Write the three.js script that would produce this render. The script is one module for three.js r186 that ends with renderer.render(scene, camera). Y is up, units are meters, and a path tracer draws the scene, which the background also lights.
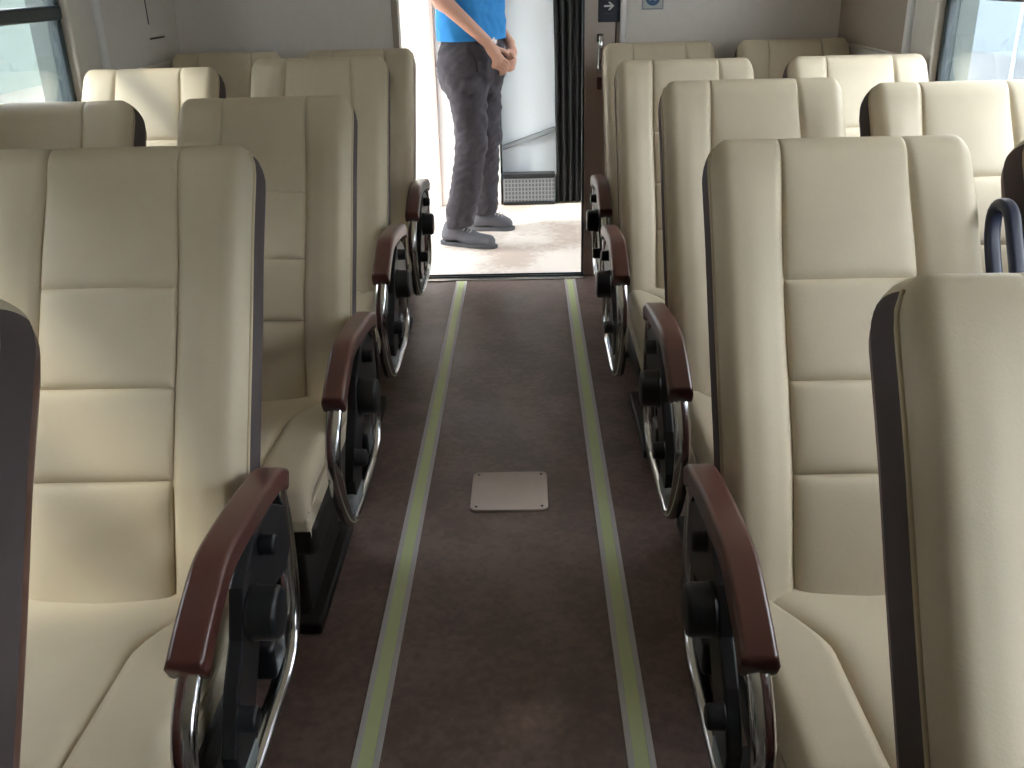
import * as THREE from 'three';
import { RoundedBoxGeometry } from 'three/addons/geometries/RoundedBoxGeometry.js';
import { mergeGeometries, mergeVertices } from 'three/addons/utils/BufferGeometryUtils.js';
import { MarchingCubes } from 'three/addons/objects/MarchingCubes.js';
import { ImprovedNoise } from 'three/addons/math/ImprovedNoise.js';

// ---------------------------------------------------------------- camera, sky, sun, exposure
const scene = new THREE.Scene();
const camera = new THREE.PerspectiveCamera(2 * Math.atan(384 / 955.92) * 180 / Math.PI, 1024 / 768, 0.02, 200);
camera.rotation.order = 'YXZ';
camera.position.set(0.0817, 1.4066, 0);
camera.rotation.set(-0.4074, 0.0214, -0.0258);
scene.add(camera);

scene.background = new THREE.Color().setRGB(0.95, 0.985, 1.05);      // hazy bright sky
scene.backgroundIntensity = 9;

const sun = new THREE.DirectionalLight(new THREE.Color().setRGB(1.0, 0.92, 0.76), 1.2);
sun.name = 'sun';
sun.position.set(-10, 9.3, 4.2 - 3); sun.target.position.set(0, 0, -3);
sun.castShadow = true; sun.shadow.radius = 11;
sun.shadow.mapSize.set(2048, 2048);
Object.assign(sun.shadow.camera, { left: -9, right: 9, top: 9, bottom: -9, near: 1, far: 40 });
scene.add(sun, sun.target);

const renderer = new THREE.WebGLRenderer({ antialias: true });
renderer.toneMapping = THREE.LinearToneMapping;
renderer.toneMappingExposure = 3.65;
renderer.shadowMap.enabled = true;

// ---------------------------------------------------------------- helpers
let seed = 7;
const rnd = () => { seed = (seed * 16807) % 2147483647; return seed / 2147483647; };
const noise = new ImprovedNoise();
const taken = {};
const numbered = (n) => { const k = (taken[n] = (taken[n] ?? -1) + 1); return k ? `${n}_${String(k).padStart(3, '0')}` : n; };
const V = (x, y, z) => new THREE.Vector3(x, y, z);
function mesh(name, geo, mat, parent) {
  const m = new THREE.Mesh(geo, mat); m.name = name; m.castShadow = m.receiveShadow = true; parent.add(m); return m;
}
function thing(name, label, category, pos = [0, 0, 0], group) {
  const g = new THREE.Group(); g.name = numbered(name); g.position.set(...pos);
  g.userData = { label, category }; if (group) g.userData.group = group; scene.add(g); return g;
}
function struct(name, geo, mat, label, category) {
  const m = mesh(name, geo, mat, scene); m.userData = { kind: 'structure', label, category }; return m;
}
// box between two corners, uv in metres
function box(x0, x1, y0, y1, z0, z1, bevel = 0) {
  const w = x1 - x0, h = y1 - y0, d = z1 - z0;
  const g = bevel ? new RoundedBoxGeometry(w, h, d, 2, bevel) : new THREE.BoxGeometry(w, h, d);
  g.translate((x0 + x1) / 2, (y0 + y1) / 2, (z0 + z1) / 2);
  return metres(g);
}
function metres(g) {                                            // uv in metres from the dominant normal
  if (!g.attributes.normal) g.computeVertexNormals();
  const p = g.attributes.position, n = g.attributes.normal, uv = new Float32Array(p.count * 2);
  for (let i = 0; i < p.count; i++) {
    const ax = Math.abs(n.getX(i)), ay = Math.abs(n.getY(i)), az = Math.abs(n.getZ(i));
    if (ay >= ax && ay >= az) { uv[2 * i] = p.getX(i); uv[2 * i + 1] = p.getZ(i); }
    else if (ax >= az) { uv[2 * i] = p.getZ(i); uv[2 * i + 1] = p.getY(i); }
    else { uv[2 * i] = p.getX(i); uv[2 * i + 1] = p.getY(i); }
  }
  g.setAttribute('uv', new THREE.BufferAttribute(uv, 2)); return g;
}
function merge(list) {
  return mergeGeometries(list.map((g) => { const q = g.index ? g.toNonIndexed() : g; for (const k of Object.keys(q.attributes)) if (!['position', 'normal', 'uv'].includes(k)) q.deleteAttribute(k); return q; }));
}
// a grid surface; f(a, b) gives [x, y, z, u, v], a and b from 0 to 1
function surface(na, nb, f, flip = false, closeA = false) {
  const pos = [], uv = [], idx = [];
  for (let j = 0; j <= nb; j++) for (let i = 0; i <= na; i++) { const r = f(i / na, j / nb); pos.push(r[0], r[1], r[2]); uv.push(r[3] ?? i / na, r[4] ?? j / nb); }
  for (let j = 0; j < nb; j++) for (let i = 0; i < na; i++) {
    const a = j * (na + 1) + i, b = a + 1, c = a + na + 1, d = c + 1;
    if (flip) idx.push(a, c, b, b, c, d); else idx.push(a, b, c, b, d, c);
  }
  const g = new THREE.BufferGeometry();
  g.setAttribute('position', new THREE.Float32BufferAttribute(pos, 3)); g.setAttribute('uv', new THREE.Float32BufferAttribute(uv, 2));
  g.setIndex(idx); g.computeVertexNormals(); return g;
}
// sweep a closed 2-D section (list of [side, up]) along points; side axis = given vector
function sweep(points, section, side, closed = false) {
  const n = points.length, m = section.length, pos = [], uv = [], idx = [];
  let run = 0;
  for (let i = 0; i < n; i++) {
    const p0 = points[closed ? (i - 1 + n) % n : Math.max(0, i - 1)], p1 = points[closed ? (i + 1) % n : Math.min(n - 1, i + 1)];
    const tan = p1.clone().sub(p0).normalize(), up = side.clone().cross(tan).normalize();
    if (i) run += points[i].distanceTo(points[i - 1]);
    for (let k = 0; k < m; k++) {
      const q = points[i].clone().addScaledVector(side, section[k][0]).addScaledVector(up, section[k][1]);
      pos.push(q.x, q.y, q.z); uv.push(k / m * 0.1, run);
    }
  }
  const rows = closed ? n : n - 1;
  for (let i = 0; i < rows; i++) for (let k = 0; k < m; k++) {
    const a = i * m + k, b = i * m + (k + 1) % m, c = ((i + 1) % n) * m + k, d = ((i + 1) % n) * m + (k + 1) % m;
    idx.push(a, c, b, b, c, d);
  }
  if (!closed) for (let k = 1; k < m - 1; k++) { idx.push(0, k, k + 1); const o = (n - 1) * m; idx.push(o, o + k + 1, o + k); }
  const g = new THREE.BufferGeometry();
  g.setAttribute('position', new THREE.Float32BufferAttribute(pos, 3)); g.setAttribute('uv', new THREE.Float32BufferAttribute(uv, 2));
  g.setIndex(idx); g.computeVertexNormals(); return g;
}
const roundSection = (w, h, r, k = 4) => {
  const s = []; const c = [[w / 2 - r, h / 2 - r, 0], [-w / 2 + r, h / 2 - r, 1], [-w / 2 + r, -h / 2 + r, 2], [w / 2 - r, -h / 2 + r, 3]];
  for (const [x, y, q] of c) for (let i = 0; i <= k; i++) { const a = (q + i / k) * Math.PI / 2; s.push([x + r * Math.cos(a), y + r * Math.sin(a)]); }
  return s;
};
const circleSection = (rx, ry, k = 12) => Array.from({ length: k }, (_, i) => [rx * Math.cos(i / k * 2 * Math.PI), ry * Math.sin(i / k * 2 * Math.PI)]);
const curvePts = (pts, n, closed = false) => { const c = new THREE.CatmullRomCurve3(pts.map((p) => V(...p)), closed, 'centripetal'); const a = c.getSpacedPoints(n); if (closed) a.pop(); return a; };

// ---------------------------------------------------------------- textures
function fractal(size, base, octaves, s) {                      // tileable value noise, 0 to 1
  const out = new Float32Array(size * size); let amp = 1, sum = 0, cells = base; seed = s;
  for (let o = 0; o < octaves; o++) {
    const g = Float32Array.from({ length: cells * cells }, rnd);
    for (let y = 0; y < size; y++) for (let x = 0; x < size; x++) {
      const fx = x / size * cells, fy = y / size * cells, ix = Math.floor(fx), iy = Math.floor(fy);
      let tx = fx - ix, ty = fy - iy; tx = tx * tx * (3 - 2 * tx); ty = ty * ty * (3 - 2 * ty);
      const q = (a, b) => g[(b % cells) * cells + a % cells];
      out[y * size + x] += amp * ((q(ix, iy) * (1 - tx) + q(ix + 1, iy) * tx) * (1 - ty) + (q(ix, iy + 1) * (1 - tx) + q(ix + 1, iy + 1) * tx) * ty);
    }
    sum += amp; amp *= 0.55; cells = Math.min(cells * 2, size);
  }
  return out.map((v) => v / sum);
}
function tex(size, f, repeat, srgb = true) {
  const d = new Uint8Array(size * size * 4);
  for (let i = 0; i < size * size; i++) { const c = f(i, i % size, Math.floor(i / size)); for (let k = 0; k < 3; k++) d[4 * i + k] = Math.max(0, Math.min(255, c[k])); d[4 * i + 3] = 255; }
  const t = new THREE.DataTexture(d, size, size); t.wrapS = t.wrapT = THREE.RepeatWrapping; t.magFilter = THREE.LinearFilter; t.minFilter = THREE.LinearMipmapLinearFilter; t.generateMipmaps = true;
  t.repeat.set(repeat, repeat); if (srgb) t.colorSpace = THREE.SRGBColorSpace; t.needsUpdate = true; return t;
}
const nA = fractal(512, 8, 6, 11), nB = fractal(512, 64, 3, 23), nC = fractal(256, 48, 2, 5), nD = fractal(512, 4, 7, 91);
const mix = (a, b, t) => a.map((v, i) => v + (b[i] - v) * t);
const sm = (a, b, x) => { const t = Math.max(0, Math.min(1, (x - a) / (b - a))); return t * t * (3 - 2 * t); };

const leatherBump = tex(256, (i) => { const v = 255 * nC[i]; return [v, v, v]; }, 9, false);
const leatherMap = tex(512, (i) => mix([205, 192, 166], [214, 202, 177], nA[i]), 1.3);
const floorMap = tex(512, (i) => { const g = nA[i] * 0.6 + nB[i] * 0.4; return mix([108, 90, 84], [132, 112, 105], sm(0.3, 0.7, g)); }, 1.1);
const floorRough = tex(512, (i) => { const v = 85 + 60 * nD[i]; return [v, v, v]; }, 0.7, false);
const vestMap = tex(512, (i) => mix([188, 172, 160], [222, 213, 204], sm(0.3, 0.6, nD[i] * 0.75 + nB[i] * 0.25)), 0.8);
const wallMap = tex(256, (i) => { const v = 0.5 + 0.5 * nC[i]; return mix([218, 213, 204], [226, 221, 212], v); }, 1);
const fabricBump = tex(256, (i, x, y) => { const v = 128 + 60 * Math.sin(x * Math.PI / 4) * Math.sin(y * Math.PI / 4) + 60 * (nC[i] - 0.5); return [v, v, v]; }, 14, false);
const clothMap = tex(256, (i) => { const v = nC[i]; return mix([58, 55, 61], [72, 69, 75], v); }, 4);

// ---------------------------------------------------------------- materials
const S = (o) => new THREE.MeshStandardMaterial(o), PH = (o) => new THREE.MeshPhysicalMaterial(o);
const M = {
  leather: PH({ map: leatherMap, roughness: 0.5, bumpMap: leatherBump, bumpScale: 0.00012, specularIntensity: 0.6 }),
  piping: S({ color: 0xcbbb9c, roughness: 0.6 }),
  gusset: S({ color: 0x584e4e, roughness: 0.85, bumpMap: fabricBump, bumpScale: 0.0006 }),
  shell: PH({ color: 0x6b4540, roughness: 0.35 }),
  pad: PH({ color: 0x5a332e, roughness: 0.32, clearcoat: 0.4, clearcoatRoughness: 0.25 }),
  chrome: S({ color: 0xd4d7da, metalness: 1, roughness: 0.16 }),
  black: S({ color: 0x17191d, roughness: 0.4 }),
  navy: S({ color: 0x23283c, roughness: 0.4 }),
  greyPlastic: S({ color: 0x8d9496, roughness: 0.4 }),
  base: S({ color: 0x26221f, roughness: 0.6 }),
  floor: S({ map: floorMap, roughness: 1, roughnessMap: floorRough }),
  vest: S({ map: vestMap, roughness: 0.55 }),
  wall: S({ map: wallMap, roughness: 0.5 }),
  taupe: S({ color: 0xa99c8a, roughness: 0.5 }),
  ceiling: S({ color: 0xe8e0d0, roughness: 0.7 }),
  white: S({ color: 0xe9e8e6, roughness: 0.45 }),
  bluewhite: S({ color: 0xdde6ec, roughness: 0.5 }),
  door: S({ color: 0xbeb2a6, roughness: 0.4 }),
  rubber: S({ color: 0x1f2d30, roughness: 0.45 }),
  seal: S({ color: 0x1a2a32, roughness: 0.25 }),
  glass: PH({ color: 0xd4d6d6, roughness: 0, transmission: 1, thickness: 0, ior: 1.5 }),
  addedBlind: S({ color: 0xb5a78c, roughness: 0.9 }),
  reveal: S({ color: 0x48514e, roughness: 0.7 }),
  alu: S({ color: 0xb4b2ae, metalness: 1, roughness: 0.35 }),
  kick: S({ color: 0xb9c2c9, roughness: 0.5 }),
  tread: S({ color: 0x585c60, roughness: 0.7 }),
  ribs: S({ color: 0x808488, roughness: 0.6 }),
  greyTread: S({ color: 0x7d8388, roughness: 0.6 }),
  curtain: S({ color: 0x0b0b0c, roughness: 0.8 }),
  stripGreen: S({ color: 0xd6e2ae, roughness: 0.5 }),
  stripEdge: S({ color: 0xd0cecd, roughness: 0.5 }),
  hatch: S({ color: 0xe2d3cd, roughness: 0.42 }),
  sign: S({ color: 0x141a2e, roughness: 0.4 }),
  signWhite: S({ color: 0xd5d8dc, roughness: 0.5 }),
  pink: S({ color: 0xcbb5ae, roughness: 0.5 }),
};

// ---------------------------------------------------------------- the carriage shell (Z = distance ahead of the camera = -z)
const XW = 1.5, ZB = 4.6, ZE = 6.22, ZR = -3.2, CEIL = 2.25;
struct('floor', box(-XW, XW, -0.1, 0, -ZB - 0.02, -ZR), M.floor, 'dark brown vinyl aisle floor of the carriage', 'floor');
struct('floor_vestibule', box(-XW, XW, -0.1, -0.004, -ZE - 0.9, -ZB - 0.02), M.vest, 'pale worn stained floor of the vestibule', 'floor');
struct('ceiling', box(-XW - 0.1, XW + 0.1, CEIL, CEIL + 0.1, -ZE - 0.95, -ZR + 0.1), M.ceiling, 'plain off white carriage ceiling', 'ceiling');
struct('wall_rear', box(-XW - 0.1, XW + 0.1, -0.1, CEIL, -ZR, -ZR + 0.1), M.wall, 'off white bulkhead at the rear of the carriage', 'wall');

const WL = 0.95, WR = 1.45; const WIN = [3.45, 1.76, 0.07, -1.62], WY0 = 0.94, WY1 = 1.62;   // far edge of each window
for (const [side, s] of [['left', -1], ['right', 1]]) {
  const X = (a, b) => (s < 0 ? [-b, -a] : [a, b]), WN = s < 0 ? WL : WR;
  const parts = [box(...X(XW, XW + 0.09), -0.1, WY0, -ZB, -ZR), box(...X(XW, XW + 0.09), WY1, CEIL, -ZB, -ZR)];
  let z = ZB;
  for (const w of WIN) { parts.push(box(...X(XW, XW + 0.09), WY0, WY1, -z, -w)); z = w - (w > 3 && s < 0 ? 0.8 : w < 1 ? WL : WN); }
  parts.push(box(...X(XW, XW + 0.09), WY0, WY1, -z, -ZR));
  const wall = struct(`wall_${side}`, merge(parts), M.wall, `off white carriage wall with windows, ${s < 0 ? 'behind the back of the standing man' : 'on the arrow sign side'}`, 'wall');
  // end section beside the last row: upper panel, wall shade painted in as taupe on the right, light dado panel, upright trim
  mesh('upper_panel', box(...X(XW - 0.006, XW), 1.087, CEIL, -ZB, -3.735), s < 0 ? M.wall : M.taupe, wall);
  if (s < 0) {
    mesh('hatch_joint', box(-XW + 0.004, -XW + 0.0075, 1.238, 2.0, -4.262, -4.254), M.rubber, wall);
    mesh('hatch_latch', box(-XW + 0.004, -XW + 0.009, 1.178, 1.184, -4.42, -4.25), M.rubber, wall);
  }
  mesh('dado_panel', box(...X(XW - 0.02, XW), 0.1, 1.08, -3.925, -3.735, 0.004), M.wall, wall);
  mesh('dado_panel', box(...X(XW - 0.02, XW), 0.1, 1.08, -ZB, -3.93, 0.004), M.wall, wall);
  mesh('window_pillar', box(...X(XW - 0.03, XW), 0.1, CEIL, -3.72, -3.465, 0.012), M.wall, wall);
  mesh('upright_trim', box(...X(XW - 0.045, XW), 0.1, CEIL, -3.715, -3.665, 0.015), M.white, wall);
  WIN.forEach((w) => {
    const g = new THREE.Group(); g.name = numbered('window').replace(/^window(_0*)?/, (m) => 'window_') ; g.name = `window_${WIN.indexOf(w) + 1 + (s > 0 ? 4 : 0)}`;
    g.userData = { kind: 'structure', label: `carriage window with dark rubber frame, number ${WIN.indexOf(w) + 1} from the bulkhead, ${s < 0 ? 'behind the man' : 'arrow sign side'}`, category: 'window' };
    scene.add(g);
    const xa = XW - 0.012, xb = XW + 0.03, f = 0.028;
    const z0 = w - (w > 3 && s < 0 ? 0.8 : w < 1 ? WL : WN), z1 = w;
    mesh('frame', merge([box(...X(xa, xb), WY0, WY1, -z1, -z1 + f, 0.008), box(...X(xa, xb), WY0, WY1, -z0 - f, -z0, 0.008), box(...X(xa, xb), WY1 - f, WY1, -z1, -z0, 0.008)]), M.rubber, g);
    mesh('outer_reveal', merge([box(...X(XW + 0.031, XW + 0.092), WY0, WY1, -z1, -z1 + 0.02), box(...X(XW + 0.031, XW + 0.092), WY0, WY1, -z0 - 0.02, -z0)]), M.reveal, g);
    mesh('sill_seal', box(...X(xa + 0.004, xb), WY0, WY0 + 0.05, -z1 + 0.02, -z0 - 0.02, 0.01), M.seal, g);
    mesh('cross_bar', box(...X(xa - 0.012, xb), 1.292, 1.338, -z1 + 0.01, -z0 - 0.01, 0.01), M.rubber, g);
    if (w < (s < 0 ? 1 : -1)) mesh('added_blind', box(...X(XW + 0.012, XW + 0.018), WY0 + 0.05, WY1 - 0.03, -z1 + 0.04, -z0 - 0.04), M.addedBlind, g);  // added out of view, to cut daylight from the windows behind the camera
    mesh('lower_pane', box(...X(XW + 0.002, XW + 0.006), WY0 + 0.03, 1.31, -z1 + 0.02, -z0 - 0.02), M.glass, g);
    mesh('upper_pane', box(...X(XW + 0.002, XW + 0.006), 1.32, WY1 - 0.02, -z1 + 0.02, -z0 - 0.02), M.glass, g);
  });
  // vestibule side: open doorway behind the man's back, closed glazed door opposite
  const D0 = 4.95, D1 = 5.85;
  const vp = [box(...X(XW, XW + 0.09), -0.1, CEIL, -D0, -ZB), box(...X(XW, XW + 0.09), -0.1, CEIL, -ZE - 0.9, -D1), box(...X(XW, XW + 0.09), 2.0, CEIL, -D1, -D0)];
  if (s > 0) vp.push(box(...X(XW, XW + 0.09), -0.1, 0.8, -D1, -D0));
  const vw = struct(`wall_vestibule_${side}`, merge(vp), M.white, s < 0 ? 'white vestibule wall with the open entrance doorway' : 'white vestibule wall with a glazed entrance door', 'wall');
  if (s > 0) mesh('door_pane', box(...X(XW + 0.04, XW + 0.045), 0.8, 2.0, -D1, -D0), M.glass, vw);
}

// bulkhead with the doorway to the vestibule
{
  const b = struct('wall_bulkhead', merge([box(-XW, -0.505, 0, CEIL, -ZB - 0.06, -ZB), box(0.52, XW, 0, CEIL, -ZB - 0.06, -ZB), box(-0.505, 0.52, 2.0, CEIL, -ZB - 0.06, -ZB)]), M.wall, 'off white bulkhead wall around the vestibule doorway', 'wall');
  mesh('jamb_trim', box(-0.515, -0.487, 0, 2.0, -ZB - 0.07, -ZB + 0.012, 0.004), M.taupe, b);
  mesh('white_post', box(0.512, 0.538, 0, CEIL, -ZB - 0.03, -ZB + 0.03, 0.008), M.white, b);
  const d = struct('door_1', box(0.352, 0.516, 0, 2.0, -ZB - 0.05, -ZB - 0.012, 0.006), M.door, 'beige sliding vestibule door pushed open, with chrome handle', 'door');
  mesh('edge_seal', box(0.343, 0.354, 0, 2.0, -ZB - 0.048, -ZB - 0.014, 0.003), M.rubber, d);
  mesh('door_groove', box(0.492, 0.497, 0, 2.0, -ZB - 0.02, -ZB - 0.0105), M.rubber, d);
  const hp = curvePts([[0.424, 1.125, -ZB - 0.014], [0.424, 1.13, -ZB + 0.02], [0.424, 1.11, -ZB + 0.035], [0.423, 1.06, -ZB + 0.037], [0.42, 1.0, -ZB + 0.03], [0.418, 0.975, -ZB - 0.012]], 24);
  const h = mesh('handle', sweep(hp, circleSection(0.009, 0.006), V(1, 0, 0)), M.chrome, d);
  mesh('handle_mount', box(0.41, 0.437, 1.1, 1.137, -ZB - 0.014, -ZB - 0.002, 0.004), M.black, h);
  mesh('reddish_piece', box(0.41, 0.432, 0.895, 0.95, -ZB - 0.014, -ZB + 0.004, 0.005), M.shell, d);  // small dark reddish block below the handle
  // sill across the doorway
  const t = thing('door_threshold', 'metal threshold strip across the vestibule doorway', 'threshold', [0, 0, -ZB]);
  mesh('plate', box(-0.5, 0.36, -0.004, 0.006, -0.06, 0.045, 0.002), M.alu, t);
  for (const z of [-0.035, 0.0]) mesh('groove_bar', box(-0.5, 0.36, 0.004, 0.012, z - 0.006, z + 0.006, 0.002), M.rubber, t);
}

// vestibule end: white wall, gangway
{
  const e = struct('wall_vestibule_end', box(-XW, -0.5, 0, CEIL, -ZE - 0.06, -ZE), M.white, 'bright white end wall of the vestibule', 'wall');
  mesh('post_trim', box(-0.5, -0.478, 0, 2.0, -ZE - 0.05, -ZE + 0.003, 0.002), M.pink, e);
  struct('wall_vestibule_far', box(0.45, XW, 0, CEIL, -ZE - 0.06, -ZE), M.white, 'white end wall of the vestibule beside the black curtain', 'wall');
  struct('trim_1', box(-0.5, 0.45, 2.0, CEIL, -ZE - 0.06, -ZE), M.white, 'white header above the gangway opening', 'trim');
  struct('wall_gangway', merge([box(-0.62, 0.62, 0, CEIL, -ZE - 0.86, -ZE - 0.8), box(-0.62, -0.56, 0, CEIL, -ZE - 0.8, -ZE - 0.06), box(0.56, 0.62, 0, CEIL, -ZE - 0.8, -ZE - 0.06)]), M.bluewhite, 'pale bluish gangway wall beyond the vestibule', 'wall');
  const g = thing('gangway_door', 'white gangway door with sloping grey rail behind the standing man', 'door', [0, 0, -ZE - 0.125]);
  mesh('leaf', box(-0.478, -0.09, 0.0, 2.0, 0.04, 0.095, 0.005), M.white, g);
  mesh('edge_seal', box(-0.09, -0.078, 0.2, 2.0, -0.042, 0.09, 0.003), M.rubber, g);
  mesh('fixed_leaf', box(-0.078, 0.44, 0.0, 2.0, -0.05, -0.012, 0.005), M.bluewhite, g);
  const sh = new THREE.Shape([[-0.078, 0.0], [0.36, 0.0], [0.36, 0.49], [-0.078, 0.34]].map((q) => new THREE.Vector2(...q)));
  const pg = new THREE.ExtrudeGeometry(sh, { depth: 0.02, bevelEnabled: false }); pg.translate(0, 0, -0.012); mesh('kick_panel', pg, M.kick, g);
  mesh('sloping_rail', sweep([V(-0.076, 0.352, 0.012), V(0.37, 0.5, 0.012)], roundSection(0.04, 0.03, 0.008), V(0, 0, 1)), M.greyTread, g);
  // ribbed step
  const st = thing('gangway_step', 'grey ribbed gangway step with black nosing', 'step', [0, 0, -ZE]);
  mesh('riser', box(-0.076, 0.262, 0, 0.175, -0.1, -0.02, 0.004), M.tread, st);
  mesh('nosing', box(-0.076, 0.262, 0.17, 0.198, -0.104, -0.008, 0.006), M.black, st);
  mesh('toe_strip', box(-0.076, 0.262, 0, 0.016, -0.03, 0.0, 0.004), M.black, st);
  const ribs = [];
  for (let x = -0.072; x < 0.25; x += 0.022) ribs.push(box(x, x + 0.009, 0.02, 0.16, -0.022, -0.012));
  for (let y = 0.03; y < 0.16; y += 0.026) ribs.push(box(-0.072, 0.258, y, y + 0.007, -0.021, -0.014));
  mesh('rib_grid', merge(ribs), M.ribs, st).userData = { kind: 'stuff' };
  // black pleated curtain
  const c = thing('gangway_curtain', 'black pleated gangway curtain beside the sliding door', 'curtain', [0, 0, -ZE]);
  const fold = (back) => surface(60, 24, (a, b) => {
    const y = 0.004 + b * 1.99, x0 = 0.27 - 0.012 * sm(0.05, 0.3, b) + 0.008 * Math.sin(b * 5), x = x0 + a * (0.445 - x0);
    return [x, y, -0.05 + 0.018 * Math.sin(a * 26) + back, x, y];
  }, back < 0);
  mesh('curtain_cloth', merge([fold(0), fold(-0.012)]), M.curtain, c);
  // yellow sticker
  const y = thing('warning_sticker', "small yellow sticker on the white door by the man's elbow", 'sticker', [-0.44, 1.262, -ZE - 0.03]);
  mesh('sticker_face', box(-0.022, 0.022, -0.045, 0.045, 0, 0.002), S({ color: 0xe0b23a, roughness: 0.5 }), y);
}

// signs on the door and the bulkhead
{
  const s = thing('arrow_sign', 'dark navy square sign with white right arrow on sliding door', 'sign', [0.463, 1.25, -ZB - 0.012]);
  mesh('plate', box(-0.05, 0.05, -0.064, 0.075, 0, 0.004, 0.0015), M.sign, s);
  const a = new THREE.Shape([[-0.024, 0.004], [0.006, 0.004], [-0.006, 0.017], [0.003, 0.017], [0.022, 0], [0.003, -0.017], [-0.006, -0.017], [0.006, -0.004], [-0.024, -0.004]].map((q) => new THREE.Vector2(...q)));
  const ag = new THREE.ExtrudeGeometry(a, { depth: 0.001, bevelEnabled: false }); ag.translate(0, 0.004, 0.004); mesh('arrow', ag, M.signWhite, s);
  const cw = 128, cv = document.createElement('canvas'); cv.width = cw; cv.height = 32; const q = cv.getContext('2d');
  q.fillStyle = '#141a2e'; q.fillRect(0, 0, cw, 32); q.fillStyle = '#4c536b'; for (let i = 0; i < 9; i++) q.fillRect(10 + i * 12, 12 + (i % 3), 8, 6);
  const t = new THREE.CanvasTexture(cv); t.colorSpace = THREE.SRGBColorSpace;
  const pl = new THREE.PlaneGeometry(0.06, 0.012); pl.translate(0, -0.027, 0.0045); mesh('faint_line', pl, S({ map: t, roughness: 0.4 }), s);
  const b = thing('round_symbol_sign', 'small pale square sign with round blue symbol on bulkhead', 'sign', [0.655, 1.283, -ZB]);
  mesh('backing', box(-0.048, 0.048, -0.048, 0.048, 0, 0.004, 0.001), M.greyPlastic, b);
  mesh('plate', box(-0.043, 0.043, -0.043, 0.043, 0, 0.006, 0.001), S({ color: 0xb9c0bd, roughness: 0.5 }), b);
  const disc = new THREE.CylinderGeometry(0.032, 0.032, 0.002, 32); disc.rotateX(Math.PI / 2); disc.translate(0, 0, 0.007); mesh('blue_disc', disc, S({ color: 0x3b6287, roughness: 0.5 }), b);
  const fig = new THREE.Shape(); fig.moveTo(-0.016, -0.012); fig.quadraticCurveTo(-0.012, 0.012, 0.002, 0.016); fig.quadraticCurveTo(0.018, 0.008, 0.014, -0.014); fig.quadraticCurveTo(0, -0.004, -0.016, -0.012);
  const fg = new THREE.ExtrudeGeometry(fig, { depth: 0.001, bevelEnabled: false }); fg.translate(0, 0, 0.008); mesh('pale_figure', fg, S({ color: 0x9fb9cf, roughness: 0.5 }), b);
}

// floor strips and hatch
for (const [x, label] of [[-0.2515, 'pale green aisle guide strip along the seats behind the man'], [0.283, 'pale green aisle guide strip along the seats on the arrow sign side']]) {
  const s = thing('guide_strip', label, 'floor strip', [x, 0, 0], 'aisle guide strips');
  const z0 = -ZB + 0.05, z1 = 3.0;
  mesh('green_band', box(-0.0145, 0.0145, 0, 0.003, z0, z1), M.stripGreen, s);
  for (const k of [-1, 1]) mesh('edge_rail', box(k < 0 ? -0.027 : 0.0145, k < 0 ? -0.0145 : 0.027, 0, 0.0045, z0, z1, 0.001), M.stripEdge, s);
}
{
  const h = thing('floor_hatch', 'square pinkish metal cover plate in the aisle floor', 'floor hatch', [0.014, 0, -2.457]);
  const sq = new THREE.Shape(); const w = 0.11, r = 0.018;
  sq.moveTo(-w + r, -w); sq.lineTo(w - r, -w); sq.absarc(w - r, -w + r, r, -Math.PI / 2, 0); sq.lineTo(w, w - r); sq.absarc(w - r, w - r, r, 0, Math.PI / 2); sq.lineTo(-w + r, w); sq.absarc(-w + r, w - r, r, Math.PI / 2, Math.PI); sq.lineTo(-w, -w + r); sq.absarc(-w + r, -w + r, r, Math.PI, 1.5 * Math.PI);
  const g = new THREE.ExtrudeGeometry(sq, { depth: 0.005, bevelEnabled: true, bevelSize: 0.002, bevelThickness: 0.002, bevelSegments: 2 }); g.rotateX(-Math.PI / 2); mesh('plate', g, M.hatch, h);
  for (const [x, z] of [[-1, -1], [1, -1], [-1, 1], [1, 1]]) { const c = new THREE.CylinderGeometry(0.004, 0.004, 0.0016, 12); c.translate(x * 0.094, 0.0076, z * 0.094); mesh('screw', c, M.rubber, h); }
}

// ---------------------------------------------------------------- seats
const A = Math.atan2(0.385, 0.697), CA = Math.cos(A), SA = Math.sin(A), HW = 0.234, BL = 0.814, SEAM = 0.118;
const back = (u, t, n) => [u, 0.42 + t * CA + n * SA, -t * SA + n * CA];
const baseN = (t) => 0.012 * Math.exp(-(((t - 0.2) / 0.2) ** 2));
const ease = (x) => 0.5 - 0.5 * Math.cos(Math.PI * x);
function rim(u, t) {                                            // roundover towards sides and top
  const eu = Math.max(0, (Math.abs(u) - (HW - 0.032)) / 0.032), et = Math.max(0, (t - (BL - 0.055)) / 0.055);
  return 0.045 * (1 - Math.sqrt(Math.max(0, 1 - Math.min(1, eu * eu + et * et))));
}
const topT = (u) => { const eu = Math.max(0, (Math.abs(u) - (HW - 0.032)) / 0.032); return BL - 0.055 + 0.055 * Math.sqrt(Math.max(0, 1 - eu * eu)); };
const seamU = (t) => SEAM - 0.006 * sm(0.54, 0.8, t) + 0.006 * sm(0.3, 0, t);
const fall = (a) => 1 - Math.pow(Math.abs(2 * a - 1), 9);       // pillow across a panel
const G = {};
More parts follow.
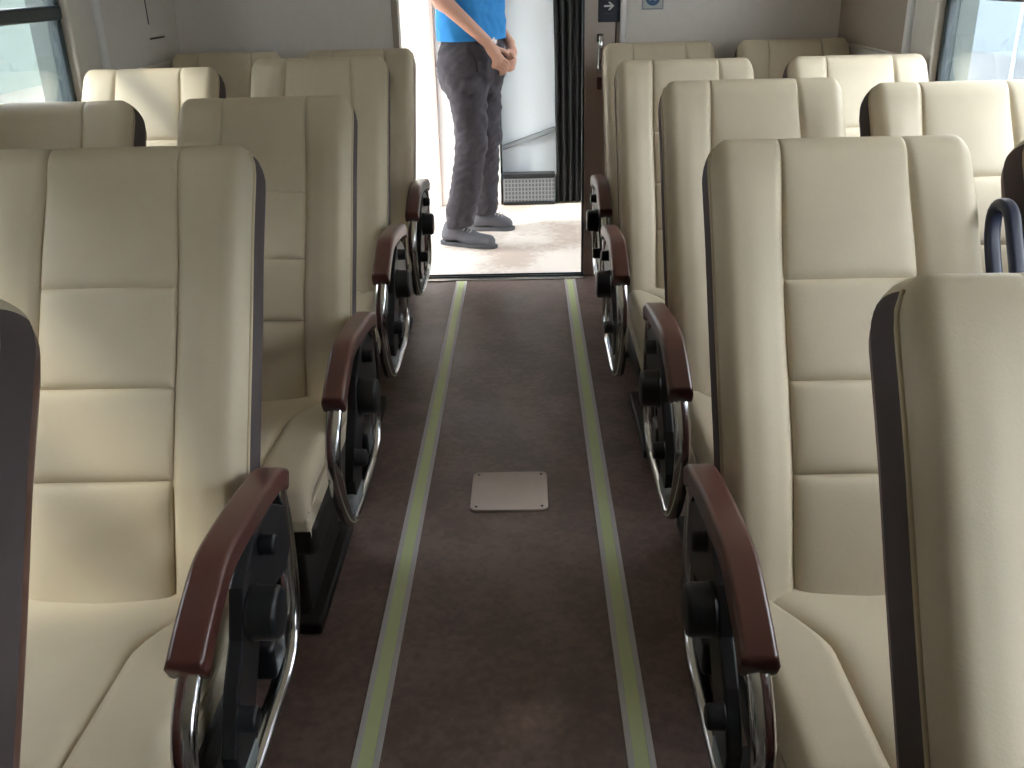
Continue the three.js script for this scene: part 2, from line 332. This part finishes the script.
{
  // bolsters
  for (const s of [-1, 1]) G['bolster' + s] = surface(22, 44, (a, bq) => {
    const flap = a === 0 ? 1 : 0, aa = ease(Math.max(0, (a * 22 - 1) / 21)), t0 = -0.05, b = 1 - Math.pow(1 - bq, 1.7);
    let t = t0 + (BL - t0) * b; const u0 = seamU(t); let u = u0 + (HW - u0) * aa - 0.02 * flap;
    t = t0 + (topT(u) - t0) * b;
    const n = baseN(t) + (0.014 * sm(0, 0.55, aa) * (1 - 0.4 * sm(0.55, 0.75, t)) + 0.005 * Math.min(1, aa / 0.14)) * (1 - 0.8 * sm(0.66, 0.8, t)) - rim(u, t) - 0.007 * (1 - Math.min(1, aa / 0.07)) * (1 - 0.6 * sm(0.74, 0.81, t)) - 0.008 * flap;
    return [...back(s * u, t, n), s * u, t];
  }, s < 0);
  const cuts = [-0.05, 0.203, 0.365, 0.545, BL];
  G.panels = cuts.slice(0, 4).map((c0, i) => surface(34, i === 3 ? 30 : 22, (a, b) => {
    const aa = ease(a), bb = ease(b), t = c0 + (cuts[i + 1] - c0) * bb, u = (2 * aa - 1) * seamU(t);
    const fb = i === 3 ? 1 - Math.pow(Math.max(0, 1 - 2 * bb), 9) : i === 0 ? 1 - Math.pow(Math.max(0, 2 * bb - 1), 9) : fall(bb);
    const puff = [0.009, 0.008, 0.008, 0.007][i];
    const up = 1 - 0.8 * sm(0.66, 0.8, t), n = baseN(t) - 0.007 * (1 - Math.min(1, (1 - Math.abs(2 * aa - 1)) / 0.04)) * (1 - 0.6 * sm(0.74, 0.81, t)) - 0.003 * (1 - sm(0.7, 0.8, t)) - 0.0035 * ((i > 0 ? 1 - Math.min(1, bb / 0.035) : 0) + (i < 3 ? 1 - Math.min(1, (1 - bb) / 0.035) : 0)) + (puff * fall(aa) * fb + 0.004 * (1 - (2 * aa - 1) ** 2)) * up - rim(0, t);
    return [...back(u, t, n), u, t];
  }));
  // outline of the rim
  const out = []; const N = 8;
  for (let i = 0; i <= 12; i++) out.push([-HW, -0.05 + (BL - 0.055 + 0.05) * i / 12]);
  for (let i = 1; i <= N; i++) { const th = i / N * Math.PI / 2; out.push([-(HW - 0.032) - 0.032 * Math.cos(th), BL - 0.055 + 0.055 * Math.sin(th)]); }
  const full = [...out, ...out.slice().reverse().map(([u, t]) => [-u, t])].filter((q, i, l) => !i || Math.hypot(q[0] - l[i - 1][0], q[1] - l[i - 1][1]) > 1e-5);
  const nr = (t) => baseN(t) + 0.014 * (1 - 0.8 * sm(0.6, 0.8, t)) - 0.045;
  // dark fabric gusset: from the rim back, bulging slightly
  const band = (list) => surface(list.length - 1, 6, (a, b) => {
    const [u, t] = list[Math.round(a * (list.length - 1))]; const r = 1 + 0.012 * Math.sin(b * Math.PI);
    return [...back(u * r, t + 0.003 * Math.sin(b * Math.PI), nr(t) - b * 0.078), b * 0.08, t + u];
  }, true);
  G.sides = [band(full.slice(0, 17)), band(full.slice(-17))]; G.topBand = band(full.slice(16, full.length - 16));
  G.piping = [-1, 1].map((s) => new THREE.TubeGeometry(new THREE.CatmullRomCurve3(out.slice(0, 17).map(([u, t]) => V(...back(-s * u * 1.003, t, nr(t) + 0.001)))), 40, 0.0036, 6));
  // brown moulded shell behind
  const shellRing = (inset, dn) => full.map(([u, t]) => V(...back(u * (1 - inset), t * (1 - inset * 0.6), nr(t) - 0.078 - dn)));
  const rings = [shellRing(0.0, 0), shellRing(0.012, 0.004), shellRing(0.02, 0.02), shellRing(0.06, 0.04), shellRing(0.5, 0.05)];
  const sh = surface(full.length - 1, rings.length, (a, b) => {
    const i = Math.round(a * (full.length - 1)), j = Math.round(b * rings.length);
    if (j === rings.length) return [...back(0, full[i][1] * 0.6, nr(full[i][1]) - 0.13)];
    const p = rings[j][i]; return [p.x, p.y, p.z];
  }, true);
  G.shell = sh;
  // seat cushion: seam runs from the rear corner inwards, then forward
  const CL = 0.48, CW = 0.226;
  const cs = (z) => 0.1 + 0.075 * (1 - sm(-0.03, 0.15, z)) + 0.012 * sm(0.15, 0.0, z);
  const topY = (u, z) => {
    const eu = Math.max(0, (Math.abs(u) - (CW - 0.03)) / 0.03), ez = Math.max(0, (z - (CL - 0.08)) / 0.08);
    return 0.415 + 0.03 * z + 0.008 * Math.min(1, Math.abs(u) / 0.2) - 0.045 * (1 - Math.sqrt(Math.max(0, 1 - Math.min(1, eu * eu)))) - 0.085 * (1 - Math.sqrt(Math.max(0, 1 - Math.min(1, ez * ez))));
  };
  G.cushionCentre = surface(24, 30, (a, b) => { const aa = ease(a), z = -0.05 + (CL + 0.05) * Math.pow(b, 0.8), u = (2 * aa - 1) * cs(z); return [u, topY(u, z) - 0.005 + 0.014 * fall(aa), z, u, z]; }, true);
  for (const s of [-1, 1]) G['cushionSide' + s] = surface(18, 30, (a, b) => { const aa = ease(a), z = -0.05 + (CL + 0.05) * Math.pow(b, 0.8), u0 = cs(z), u = u0 + (CW - u0) * aa; return [s * u, topY(u, z) + 0.007 * Math.min(1, aa / 0.12) - 0.005 * (1 - Math.min(1, aa / 0.1)), z, s * u, z]; }, s > 0);
  // leather skirt of the cushion and the plastic pan below
  G.cushionSkirt = merge([box(-CW, CW, 0.325, 0.362, -0.05, CL, 0.01)].concat([-1, 1].map((s) => box(s < 0 ? -CW : CW - 0.012, s < 0 ? -CW + 0.012 : CW, 0.33, 0.375, -0.05, CL - 0.01, 0.004))));
  G.pan = box(-0.232, 0.232, 0.25, 0.335, -0.1, CL - 0.02, 0.02);
  G.pedestal = merge([box(-0.17, -0.1, 0.02, 0.26, -0.02, 0.36, 0.015), box(0.1, 0.17, 0.02, 0.26, -0.02, 0.36, 0.015), box(-0.2, 0.2, 0.0, 0.03, -0.06, 0.4, 0.008)]);
}
// armrest, in the plane of the aisle side; t runs forward from the backrest
const at = (t, y) => [0, y, -0.109 + t];
{
  const loop = [[-0.022, 0.53], [-0.005, 0.578], [0.06, 0.598], [0.17, 0.614], [0.29, 0.615], [0.36, 0.606], [0.43, 0.579], [0.478, 0.549], [0.515, 0.508], [0.532, 0.46], [0.522, 0.4], [0.485, 0.32], [0.435, 0.262], [0.36, 0.245], [0.2, 0.245], [0.08, 0.25], [0.015, 0.285], [-0.022, 0.37]];
  const lp = curvePts(loop.map((q) => at(...q)), 110, true);
  G.loop = sweep(lp, circleSection(0.017, 0.011, 14), V(1, 0, 0), true);
  const pp = curvePts([[-0.012, 0.585], [0.02, 0.603], [0.1, 0.617], [0.2, 0.628], [0.3, 0.634], [0.335, 0.63], [0.37, 0.618], [0.43, 0.592], [0.475, 0.567]].map((q) => at(...q)), 40);
  G.padTop = sweep(pp, roundSection(0.05, 0.04, 0.009), V(1, 0, 0));
  const br = new THREE.Shape([[-0.01, 0.53], [0.06, 0.575], [0.17, 0.585], [0.25, 0.54], [0.285, 0.47], [0.34, 0.42], [0.39, 0.34], [0.38, 0.27], [0.32, 0.26], [0.29, 0.34], [0.22, 0.42], [0.12, 0.45], [0.03, 0.43], [-0.015, 0.45]].map(([t, y]) => new THREE.Vector2(t, y)));
  const bg = new THREE.ExtrudeGeometry(br, { depth: 0.016, bevelEnabled: true, bevelSize: 0.004, bevelThickness: 0.004, bevelSegments: 2 });
  bg.rotateY(-Math.PI / 2); bg.translate(0.008, 0, -0.109); G.bracket = bg;
  const knob = (r, l, t, y, s) => {
    const k = new THREE.LatheGeometry([[0, l], [r * 0.75, l], [r * 0.93, l * 0.94], [r, l * 0.8], [r, l * 0.2], [r * 1.06, l * 0.12], [r * 1.06, 0], [0, 0]].map((q) => new THREE.Vector2(...q)), 28);
    k.rotateZ(-s * Math.PI / 2); k.translate(s * 0.012, y, -0.109 + t); return k;
  };
  G.knobs = (s) => [knob(0.043, 0.045, 0.235, 0.485, s), knob(0.02, 0.028, 0.36, 0.385, s), knob(0.017, 0.025, 0.15, 0.555, s)];
  G.tab = new RoundedBoxGeometry(0.03, 0.04, 0.12, 3, 0.012); G.tab.translate(0, 0.285, -0.109 + 0.36);
  G.mount = (s) => [box(s > 0 ? -0.06 : 0, s > 0 ? 0 : 0.06, 0.26, 0.33, -0.06, 0.02, 0.01), box(s > 0 ? -0.06 : 0, s > 0 ? 0 : 0.06, 0.47, 0.56, -0.16, -0.11, 0.01)];
}
// small differences between the seats: [row, side, aisle] -> shift across, width, height
const odd = { '0,-1,true': [-0.075, 1, 1], '1,-1,true': [-0.04, 1.06, 1.01], '2,-1,true': [0.02, 0.98, 1], '3,-1,true': [0, 1, 1.03], '3,-1,false': [-0.02, 1, 1.01], '0,1,true': [0.04, 1, 1], '2,1,true': [0.025, 1, 1.015], '3,1,true': [-0.02, 1, 1] };
const rows = ['fifth row from the bulkhead', 'fourth row from the bulkhead', 'third row from the bulkhead', 'second row from the bulkhead', 'row against the bulkhead'];
function seat(k, side, aisle) {
  const x = side > 0 ? (aisle ? 0.649 : 1.2185) : (aisle ? -0.629 : -1.1985);
  const g = thing('train_seat', `beige leather ${aisle ? 'aisle' : 'window'} seat, ${rows[k]}, ${side > 0 ? 'on the arrow sign side' : "on the side behind the man's back"}`, 'seat', [x, 0, -(1.36 + (k - 1) * 0.8447)], 'train seats in rows');
  const o = odd[`${k},${side},${aisle}`]; if (o) { g.position.x += o[0]; g.scale.set(o[1], o[2], 1); }
  mesh('bolster', G['bolster-1'], M.leather, g); mesh('bolster', G.bolster1, M.leather, g);
  G.panels.forEach((p, i) => mesh(i === 3 ? 'headrest_panel' : 'back_panel', p, M.leather, g));
  G.sides.forEach((q, i) => { const gu = mesh('side_band', q, M.gusset, g); gu.userData.label = 'dark grey fabric side band'; mesh('piping', G.piping[i], M.piping, gu); });
  mesh('top_band', G.topBand, M.leather, g);
  mesh('back_shell', G.shell, M.shell, g).userData.label = 'brown moulded plastic back shell';
  mesh('cushion_panel', G.cushionCentre, M.leather, g); mesh('cushion_panel', G['cushionSide-1'], M.leather, g); mesh('cushion_panel', G.cushionSide1, M.leather, g);
  mesh('cushion_skirt', G.cushionSkirt, M.leather, g);
  mesh('seat_pan', G.pan, M.base, g); mesh('pedestal', G.pedestal, M.base, g);
  if (aisle) {
    const s = -side;                                            // towards the aisle
    const a = new THREE.Group(); a.name = 'armrest'; a.position.set(s * 0.277, 0, 0); g.add(a); a.userData.label = 'aisle armrest with brown pad on a chrome loop';
    mesh('arm_pad', G.padTop, M.pad, a); mesh('chrome_loop', G.loop, M.chrome, a); mesh('bracket', G.bracket, M.black, a);
    for (const kg of G.knobs(s)) mesh('knob', kg, M.black, a);
    mesh('grey_tab', G.tab, M.greyPlastic, a); for (const q of G.mount(s)) mesh('mount', q, M.black, a);
  }
  return g;
}
for (let k = 0; k < 5; k++) for (const side of [-1, 1]) for (const aisle of [true, false]) seat(k, side, aisle);

// raised centre armrest in the fourth row
{
  const a = thing('centre_armrest', 'dark navy centre armrest raised upright between two seat backs', 'armrest', [0.908, 0.03, -1.36]);
  const loop = [[0.3, -0.035], [0.5, -0.035], [0.6, -0.033], [0.635, -0.015], [0.64, 0.01], [0.62, 0.035], [0.56, 0.042], [0.4, 0.044], [0.3, 0.042], [0.27, 0.0]].map(([t, n]) => back(0, t, n));
  mesh('arm_loop', sweep(curvePts(loop, 80, true), roundSection(0.026, 0.02, 0.008), V(1, 0, 0), true), M.navy, a);
  const pv = new THREE.CylinderGeometry(0.022, 0.022, 0.05, 20); pv.rotateZ(Math.PI / 2); pv.translate(...back(0, 0.285, 0.02)); mesh('pivot', pv, M.black, a);
}

// ---------------------------------------------------------------- the standing man
function blob(bounds, res, sdf) {                               // mesh the zero level of sdf inside bounds
  const [x0, x1, y0, y1, z0, z1] = bounds, mc = new MarchingCubes(res, S({}), false, false, 400000);
  mc.isolation = 0; const h = res / 2;
  for (let k = 0; k < res; k++) for (let j = 0; j < res; j++) for (let i = 0; i < res; i++) {
    const x = x0 + (x1 - x0) * ((i - h) / h + 1) / 2, y = y0 + (y1 - y0) * ((j - h) / h + 1) / 2, z = z0 + (z1 - z0) * ((k - h) / h + 1) / 2;
    mc.field[i + j * res + k * res * res] = -sdf(x, y, z) * 100;
  }
  mc.update();
  const n = mc.count, p = new Float32Array(n * 3);
  for (let i = 0; i < n; i++) { p[3 * i] = x0 + (x1 - x0) * (mc.positionArray[3 * i] + 1) / 2; p[3 * i + 1] = y0 + (y1 - y0) * (mc.positionArray[3 * i + 1] + 1) / 2; p[3 * i + 2] = z0 + (z1 - z0) * (mc.positionArray[3 * i + 2] + 1) / 2; }
  let g = new THREE.BufferGeometry(); g.setAttribute('position', new THREE.BufferAttribute(p, 3));
  g = mergeVertices(g, 1e-5); g.computeVertexNormals();
  return metres(g);
}
const cap = (p, a, b, ra, rb) => {
  const ax = p[0] - a[0], ay = p[1] - a[1], az = p[2] - a[2], bx = b[0] - a[0], by = b[1] - a[1], bz = b[2] - a[2];
  const l = bx * bx + by * by + bz * bz, t = Math.max(0, Math.min(1, (ax * bx + ay * by + az * bz) / (l || 1)));
  return Math.hypot(ax - t * bx, ay - t * by, az - t * bz) - (ra + (rb - ra) * t);
};
const ell = (p, c, r) => { const k = Math.hypot((p[0] - c[0]) / r[0], (p[1] - c[1]) / r[1], (p[2] - c[2]) / r[2]); return (k - 1) * Math.min(...r); };
const smin = (a, b, k) => { const h = Math.max(k - Math.abs(a - b), 0) / k; return Math.min(a, b) - h * h * k / 4; };
const join = (ds, k) => ds.reduce((a, b) => smin(a, b, k));
{
  const man = thing('person', 'person in a blue shirt and dark grey trousers standing in the vestibule', 'person', [-0.2, 0, -5.4]);
  const skin = S({ color: 0xc29480, roughness: 0.55 }), trouser = S({ map: clothMap, roughness: 0.9 }), shirt = S({ color: 0x1f7fc4, roughness: 0.8 }), hairM = S({ color: 0x14100e, roughness: 0.7 }), shoeM = S({ color: 0x64656c, roughness: 0.75 }), soleM = S({ color: 0x55575d, roughness: 0.7 });
  // joints; facing +x, turned a little towards +z; his right side is +z
  const J = { hr: [-0.035, 0.92, 0.085], hl: [0.04, 0.92, -0.085], kr: [-0.015, 0.56, 0.13], kl: [0.055, 0.56, -0.13], ar: [-0.115, 0.09, 0.128], al: [0.02, 0.09, -0.2],
    pel: [0, 1.0, 0], ch: [-0.01, 1.36, 0], nk: [-0.005, 1.52, 0], hd: [0.02, 1.7, 0.01],
    sr: [-0.075, 1.47, 0.185], sl: [0.065, 1.47, -0.185], er: [-0.135, 1.285, 0.235], el: [0.06, 1.21, -0.26], wr: [0.085, 1.075, 0.165], wl: [0.2, 1.05, -0.07] };
  const body = (x, y, z) => { const p = [x, y, z]; return join([
    cap(p, [-0.045, 1.0, 0.06], [0.045, 1.0, -0.06], 0.1, 0.1), cap(p, J.pel, J.ch, 0.105, 0.11), cap(p, J.sr, J.sl, 0.055, 0.055), cap(p, J.ch, J.nk, 0.1, 0.055), cap(p, J.nk, [0.01, 1.63, 0.005], 0.055, 0.052),
    cap(p, J.hr, J.kr, 0.08, 0.055), cap(p, J.kr, J.ar, 0.053, 0.036), cap(p, J.hl, J.kl, 0.08, 0.055), cap(p, J.kl, J.al, 0.053, 0.036),
    cap(p, J.sr, J.er, 0.052, 0.043), cap(p, J.er, J.wr, 0.043, 0.029), cap(p, J.sl, J.el, 0.052, 0.043), cap(p, J.el, J.wl, 0.043, 0.029)], 0.03); };
  // head
  const head = (x, y, z) => {
    const p = [x, y, z], [cx, cy, cz] = J.hd;
    let d = join([ell(p, [cx - 0.012, cy + 0.025, cz], [0.098, 0.105, 0.076]), ell(p, [cx + 0.03, cy - 0.05, cz + 0.005], [0.062, 0.075, 0.058]), cap(p, [cx - 0.005, 1.55, 0.005], [cx - 0.01, 1.66, 0.005], 0.052, 0.052)], 0.03);
    d = smin(d, cap(p, [cx + 0.088, cy + 0.012, cz + 0.012], [cx + 0.106, cy - 0.028, cz + 0.014], 0.008, 0.014), 0.014);   // nose
    d = smin(d, cap(p, [cx + 0.078, cy - 0.062, cz - 0.01], [cx + 0.078, cy - 0.062, cz + 0.034], 0.009, 0.009), 0.008);    // lips
    d = smin(d, cap(p, [cx + 0.066, cy - 0.108, cz + 0.01], [cx + 0.07, cy - 0.104, cz + 0.012], 0.02, 0.02), 0.02);       // chin
    for (const s of [-1, 1]) { d = smin(d, ell(p, [cx - 0.008, cy - 0.008, cz + s * 0.077], [0.022, 0.033, 0.011]), 0.006); d = Math.max(d, -ell(p, [cx + 0.09, cy + 0.014, cz + 0.012 + s * 0.031], [0.014, 0.011, 0.014])); }
    return d;
  };
  // hands: palm, four fingers and a thumb, clasped in front of the belt
  const handShape = (w, dir, palm, tips, thumb) => (x, y, z) => {
    const p = [x, y, z]; let d = smin(cap(p, w, palm[0], 0.027, 0.026), cap(p, palm[0], palm[1], 0.026, 0.024), 0.02);
    d = smin(d, cap(p, palm[2], palm[3], 0.014, 0.014), 0.025);
    for (const [a, b, c, e] of tips) d = smin(d, Math.min(cap(p, a, b, 0.0105, 0.0098), cap(p, b, c, 0.0098, 0.009), cap(p, c, e, 0.009, 0.008)), 0.006);
    return smin(d, Math.min(cap(p, thumb[0], thumb[1], 0.014, 0.012), cap(p, thumb[1], thumb[2], 0.012, 0.0095)), 0.012);
  };
  const rt = [0, 1, 2, 3].map((i) => { const o = i * 0.019, L = [0.94, 1.0, 0.95, 0.78][i]; const a = [0.158 - o * 0.55, 0.995 - o * 0.75, 0.162 - o * 0.1]; return [a, [a[0] + 0.03 * L, a[1] - 0.022 * L, a[2] - 0.018], [a[0] + 0.036 * L, a[1] - 0.045 * L, a[2] - 0.038], [a[0] + 0.03 * L, a[1] - 0.058 * L, a[2] - 0.055]]; });
  const handR = handShape(J.wr, 0, [[0.112, 1.035, 0.163], [0.135, 0.99, 0.163], [0.152, 0.998, 0.162], [0.118, 0.955, 0.158]], rt, [[0.128, 1.04, 0.155], [0.168, 1.028, 0.135], [0.19, 1.005, 0.115]]);
  const lt = [0, 1, 2, 3].map((i) => { const o = i * 0.018, L = [0.94, 1.0, 0.95, 0.78][i]; const a = [0.218 - o * 0.2, 0.985 - o * 0.8, 0.0]; return [a, [a[0] + 0.008, a[1] - 0.012, a[2] + 0.036 * L], [a[0] - 0.004, a[1] - 0.018, a[2] + 0.062 * L], [a[0] - 0.022, a[1] - 0.02, a[2] + 0.075 * L]]; });
  const handL = handShape(J.wl, 0, [[0.208, 1.01, -0.045], [0.207, 0.965, -0.015], [0.214, 0.99, -0.002], [0.205, 0.935, -0.004]], lt, [[0.2, 1.01, -0.025], [0.185, 1.015, 0.02], [0.182, 1.005, 0.055]]);
  const bodyGeo = merge([blob([-0.3, 0.36, 0.02, 1.66, -0.36, 0.36], 104, body), blob([-0.1, 0.16, 1.53, 1.87, -0.13, 0.15], 84, head), blob([0.04, 0.24, 0.86, 1.12, 0.04, 0.22], 72, handR), blob([0.1, 0.28, 0.86, 1.1, -0.13, 0.11], 72, handL)]);
  const bm = mesh('body', bodyGeo, skin, man);
  for (const s of [-1, 1]) { const e = new THREE.SphereGeometry(0.0115, 16, 12); e.translate(J.hd[0] + 0.079, J.hd[1] + 0.014, J.hd[2] + 0.012 + s * 0.031); const em = mesh('eye', e, S({ color: 0xe6e0da, roughness: 0.2 }), bm); }
  const hair = (x, y, z) => { const p = [x, y, z], [cx, cy, cz] = J.hd; let d = ell(p, [cx - 0.02, cy + 0.034, cz], [0.104, 0.108, 0.084]); d = Math.max(d, (x - cx) * 0.9 - (y - cy) * 0.75 - 0.0 + 0.005); return Math.max(d, -(ell(p, [cx - 0.012, cy + 0.02, cz], [0.09, 0.095, 0.07]))); };
  mesh('hair', blob([-0.14, 0.16, 1.58, 1.87, -0.12, 0.14], 72, hair), hairM, man);
  // trousers with creases and folds
  const legs = (x, y, z) => {
    const p = [x, y, z];
    const R = join([cap(p, J.hr, J.kr, 0.114, 0.082), cap(p, J.kr, [-0.105, 0.07, 0.138], 0.08, 0.08)], 0.04), L = join([cap(p, J.hl, J.kl, 0.105, 0.08), cap(p, J.kl, [0.022, 0.07, -0.198], 0.076, 0.074)], 0.04);
    let d = smin(R, L, 0.02);
    d = smin(d, join([cap(p, [-0.055, 0.97, 0.055], [0.055, 0.97, -0.055], 0.128, 0.128), cap(p, [-0.07, 0.92, 0.05], [-0.035, 0.92, -0.07], 0.108, 0.108), cap(p, [-0.04, 1.07, 0.05], [0.04, 1.07, -0.05], 0.122, 0.122)], 0.04), 0.09);
    d += 0.014 * noise.noise(x * 9 + 3, y * 11 + x * 8, z * 9) * sm(1.05, 0.9, y) + 0.009 * noise.noise(x * 22, y * 30 - x * 14, z * 20 + 7);
    const low = smin(Math.hypot(x + 0.1, z - 0.145) < Math.hypot(x - 0.035, z + 0.195) ? 0.105 - y + 0.1 * (x + 0.1) : 0.1 - y, 1, 0.001);
    return Math.max(d, low, y - 1.085);
  };
  mesh('trousers', blob([-0.26, 0.24, 0.03, 1.13, -0.34, 0.3], 112, legs), trouser, man);
  // pocket opening: a dark slit piece
  const pk = sweep(curvePts([[-0.02, 1.05, 0.18], [0.02, 1.0, 0.196], [0.035, 0.93, 0.2]], 10), roundSection(0.02, 0.012, 0.004, 2), V(0, 0, 1)); mesh('pocket_edge', pk, S({ color: 0x232227, roughness: 0.9 }), man);
  // belt with buckle
  const ring = Array.from({ length: 48 }, (_, i) => { const a = i / 48 * 2 * Math.PI, c = Math.cos(a), s = Math.sin(a); const ux = 0.126 * c, uz = 0.19 * s; return V(ux * 0.9 + uz * -0.35, 1.075, uz * 0.85 + ux * 0.35); });
  const belt = mesh('belt', (() => { const g = surface(48, 3, (a, b) => { const p = ring[Math.round(a * 48) % 48]; const r = b === 0 || b === 1 ? 0.985 : 1.02; return [p.x * r, 1.055 + (b < 0.34 ? 0 : b > 0.67 ? 0.036 : b < 0.5 ? 0.002 : 0.034), p.z * r]; }, true); return g; })(), S({ color: 0x26262a, roughness: 0.5 }), man);
  mesh('buckle', (() => { const g = new RoundedBoxGeometry(0.014, 0.038, 0.05, 2, 0.004); g.rotateY(-0.35); g.translate(0.122, 1.073, 0.05); return g; })(), M.chrome, belt);
  // shirt with short sleeves
  const shirtF = (x, y, z) => {
    const p = [x, y, z];
    let d = join([cap(p, [-0.05, 1.06, 0.055], [0.05, 1.06, -0.055], 0.128, 0.128), cap(p, [-0.05, 1.2, 0.06], [0.05, 1.2, -0.06], 0.13, 0.13), cap(p, [-0.05, 1.36, 0.07], [0.05, 1.36, -0.07], 0.132, 0.132), cap(p, J.sr, J.sl, 0.075, 0.075)], 0.08);
    d = smin(d, Math.max(cap(p, J.sr, J.er, 0.08, 0.07), (1.345 - y)), 0.03); d = smin(d, Math.max(cap(p, J.sl, J.el, 0.08, 0.07), 1.29 - y), 0.03);
    d += 0.006 * noise.noise(x * 10, y * 14 + 5, z * 10) + 0.004 * noise.noise(x * 25, y * 25, z * 25);
    return Math.max(d, 1.078 - y, y - 1.56 + 0.1 * Math.max(0, x));
  };
  const sm1 = mesh('shirt', blob([-0.28, 0.26, 1.04, 1.62, -0.36, 0.34], 92, shirtF), shirt, man);
  mesh('collar', (() => { const g = new THREE.TorusGeometry(0.068, 0.014, 10, 32); g.rotateX(Math.PI / 2); g.rotateZ(-0.25); g.translate(0.0, 1.55, 0.0); return g; })(), S({ color: 0x1b2f5c, roughness: 0.8 }), sm1);
  // shoes
  for (const [heel, toe] of [[[-0.2, 0.095], [0.105, 0.228]], [[-0.055, -0.208], [0.2, -0.185]]]) {
    const dx = toe[0] - heel[0], dz = toe[1] - heel[1], L = Math.hypot(dx, dz), ang = Math.atan2(-dz, dx);
    const g = new THREE.Group(); g.name = 'shoe'; g.position.set(heel[0], -0.004, heel[1]); g.rotation.y = ang; man.add(g);
    const up = (x, y, z) => { const p = [x, y, z]; let d = join([cap(p, [0.038, 0.055, 0], [0.055, 0.1, 0], 0.044, 0.043), cap(p, [0.075, 0.09, 0], [0.09, 0.09, 0], 0.04, 0.04), cap(p, [0.09, 0.07, 0], [0.17, 0.05, 0.003], 0.044, 0.04), cap(p, [0.16, 0.046, 0.003], [L - 0.045, 0.038, 0.002], 0.04, 0.036)], 0.03); d = Math.max(d, 0.022 - y, -cap(p, [0.07, 0.13, 0], [0.07, 0.22, 0], 0.038, 0.045)); return d; };
    const u = mesh('upper', blob([-0.04, L + 0.03, 0.0, 0.16, -0.08, 0.08], 64, up), shoeM, g);
    const sh = new THREE.Shape(); sh.moveTo(-0.012, 0); sh.bezierCurveTo(-0.016, 0.05, 0.06, 0.044, 0.1, 0.038); sh.bezierCurveTo(0.16, 0.048, L - 0.03, 0.06, L, 0.008); sh.bezierCurveTo(L + 0.004, -0.04, L - 0.06, -0.05, 0.16, -0.044); sh.bezierCurveTo(0.08, -0.04, -0.012, -0.056, -0.012, 0);
    const sg = new THREE.ExtrudeGeometry(sh, { depth: 0.014, bevelEnabled: true, bevelSize: 0.003, bevelThickness: 0.004, bevelSegments: 2 }); sg.rotateX(-Math.PI / 2); sg.translate(0, 0.004, 0); mesh('sole', sg, soleM, g);
    for (let i = 0; i < 4; i++) { const xx = 0.125 + i * 0.02, yy = 0.111 - i * 0.0058; mesh('lace', sweep(curvePts([[xx, yy - 0.01, -0.03], [xx + 0.004, yy + 0.006, 0], [xx, yy - 0.01, 0.03]], 8), circleSection(0.0042, 0.0036, 6), V(1, 0, 0)), S({ color: 0x9d9da2, roughness: 0.8 }), g); }
    const so = new THREE.CylinderGeometry(0.046, 0.043, 0.13, 20, 1, true); so.translate(0.075, 0.14, 0); mesh('sock', so, S({ color: 0x2c2b30, roughness: 0.9, side: THREE.DoubleSide }), g);
  }
}

// ---------------------------------------------------------------- outside
{
  struct('ground_platform', box(-30, -1.75, -0.35, -0.15, -90, 20), S({ color: 0xa9a79f, roughness: 0.9 }), 'pale concrete station platform outside', 'platform');
  struct('ground_track', box(-1.75, 30, -1.3, -1.2, -30, 20), S({ color: 0x8b8378, roughness: 1 }), 'gravel track bed outside', 'ground');
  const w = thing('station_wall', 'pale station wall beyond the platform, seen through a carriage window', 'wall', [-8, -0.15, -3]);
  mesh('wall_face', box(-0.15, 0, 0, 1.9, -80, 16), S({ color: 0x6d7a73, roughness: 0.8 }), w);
  const cn = thing('added_canopy', 'grey canopy on posts, added unseen to block sky light beside the carriage', 'canopy', [-9.5, -0.15, -3]);  // unseen canopy, added to hold back low skylight from the left windows
  mesh('roof', box(-5.5, 5.35, 3.2, 3.35, -60, 16), S({ color: 0x8f938f, roughness: 0.8 }), cn);
  for (let i = 0; i < 5; i++) mesh('post', box(-1.6, -1.35, 0, 3.2, -20 + i * 8.5, -19.75 + i * 8.5, 0.02), S({ color: 0x8f938f, roughness: 0.8 }), cn);
  const c = thing('parked_carriage', 'white parked carriage with blue grey skirt beyond the window', 'train', [5.2, -0.2, -4]);
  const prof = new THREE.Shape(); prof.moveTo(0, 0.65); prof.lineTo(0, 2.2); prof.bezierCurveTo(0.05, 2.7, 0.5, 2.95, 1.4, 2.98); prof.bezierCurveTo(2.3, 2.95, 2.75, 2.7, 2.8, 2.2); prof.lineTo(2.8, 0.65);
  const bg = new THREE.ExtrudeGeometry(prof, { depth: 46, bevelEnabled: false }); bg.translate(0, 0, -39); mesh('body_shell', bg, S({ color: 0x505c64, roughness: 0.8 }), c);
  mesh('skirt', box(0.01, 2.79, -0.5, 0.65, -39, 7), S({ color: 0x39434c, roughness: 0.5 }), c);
  for (const z of [-6.6, -2.4]) mesh('door_line', box(-0.006, 0.01, 0.3, 2.1, z - 0.03, z + 0.03), S({ color: 0x8b98a2, roughness: 0.5 }), c);
  for (let i = 0; i < 6; i++) mesh('window', box(-0.01, 0.02, 1.3, 2.05, -9.6 + i * 2.6, -8.1 + i * 2.6, 0.01), S({ color: 0x2b3942, roughness: 0.15 }), c);
}

renderer.render(scene, camera);
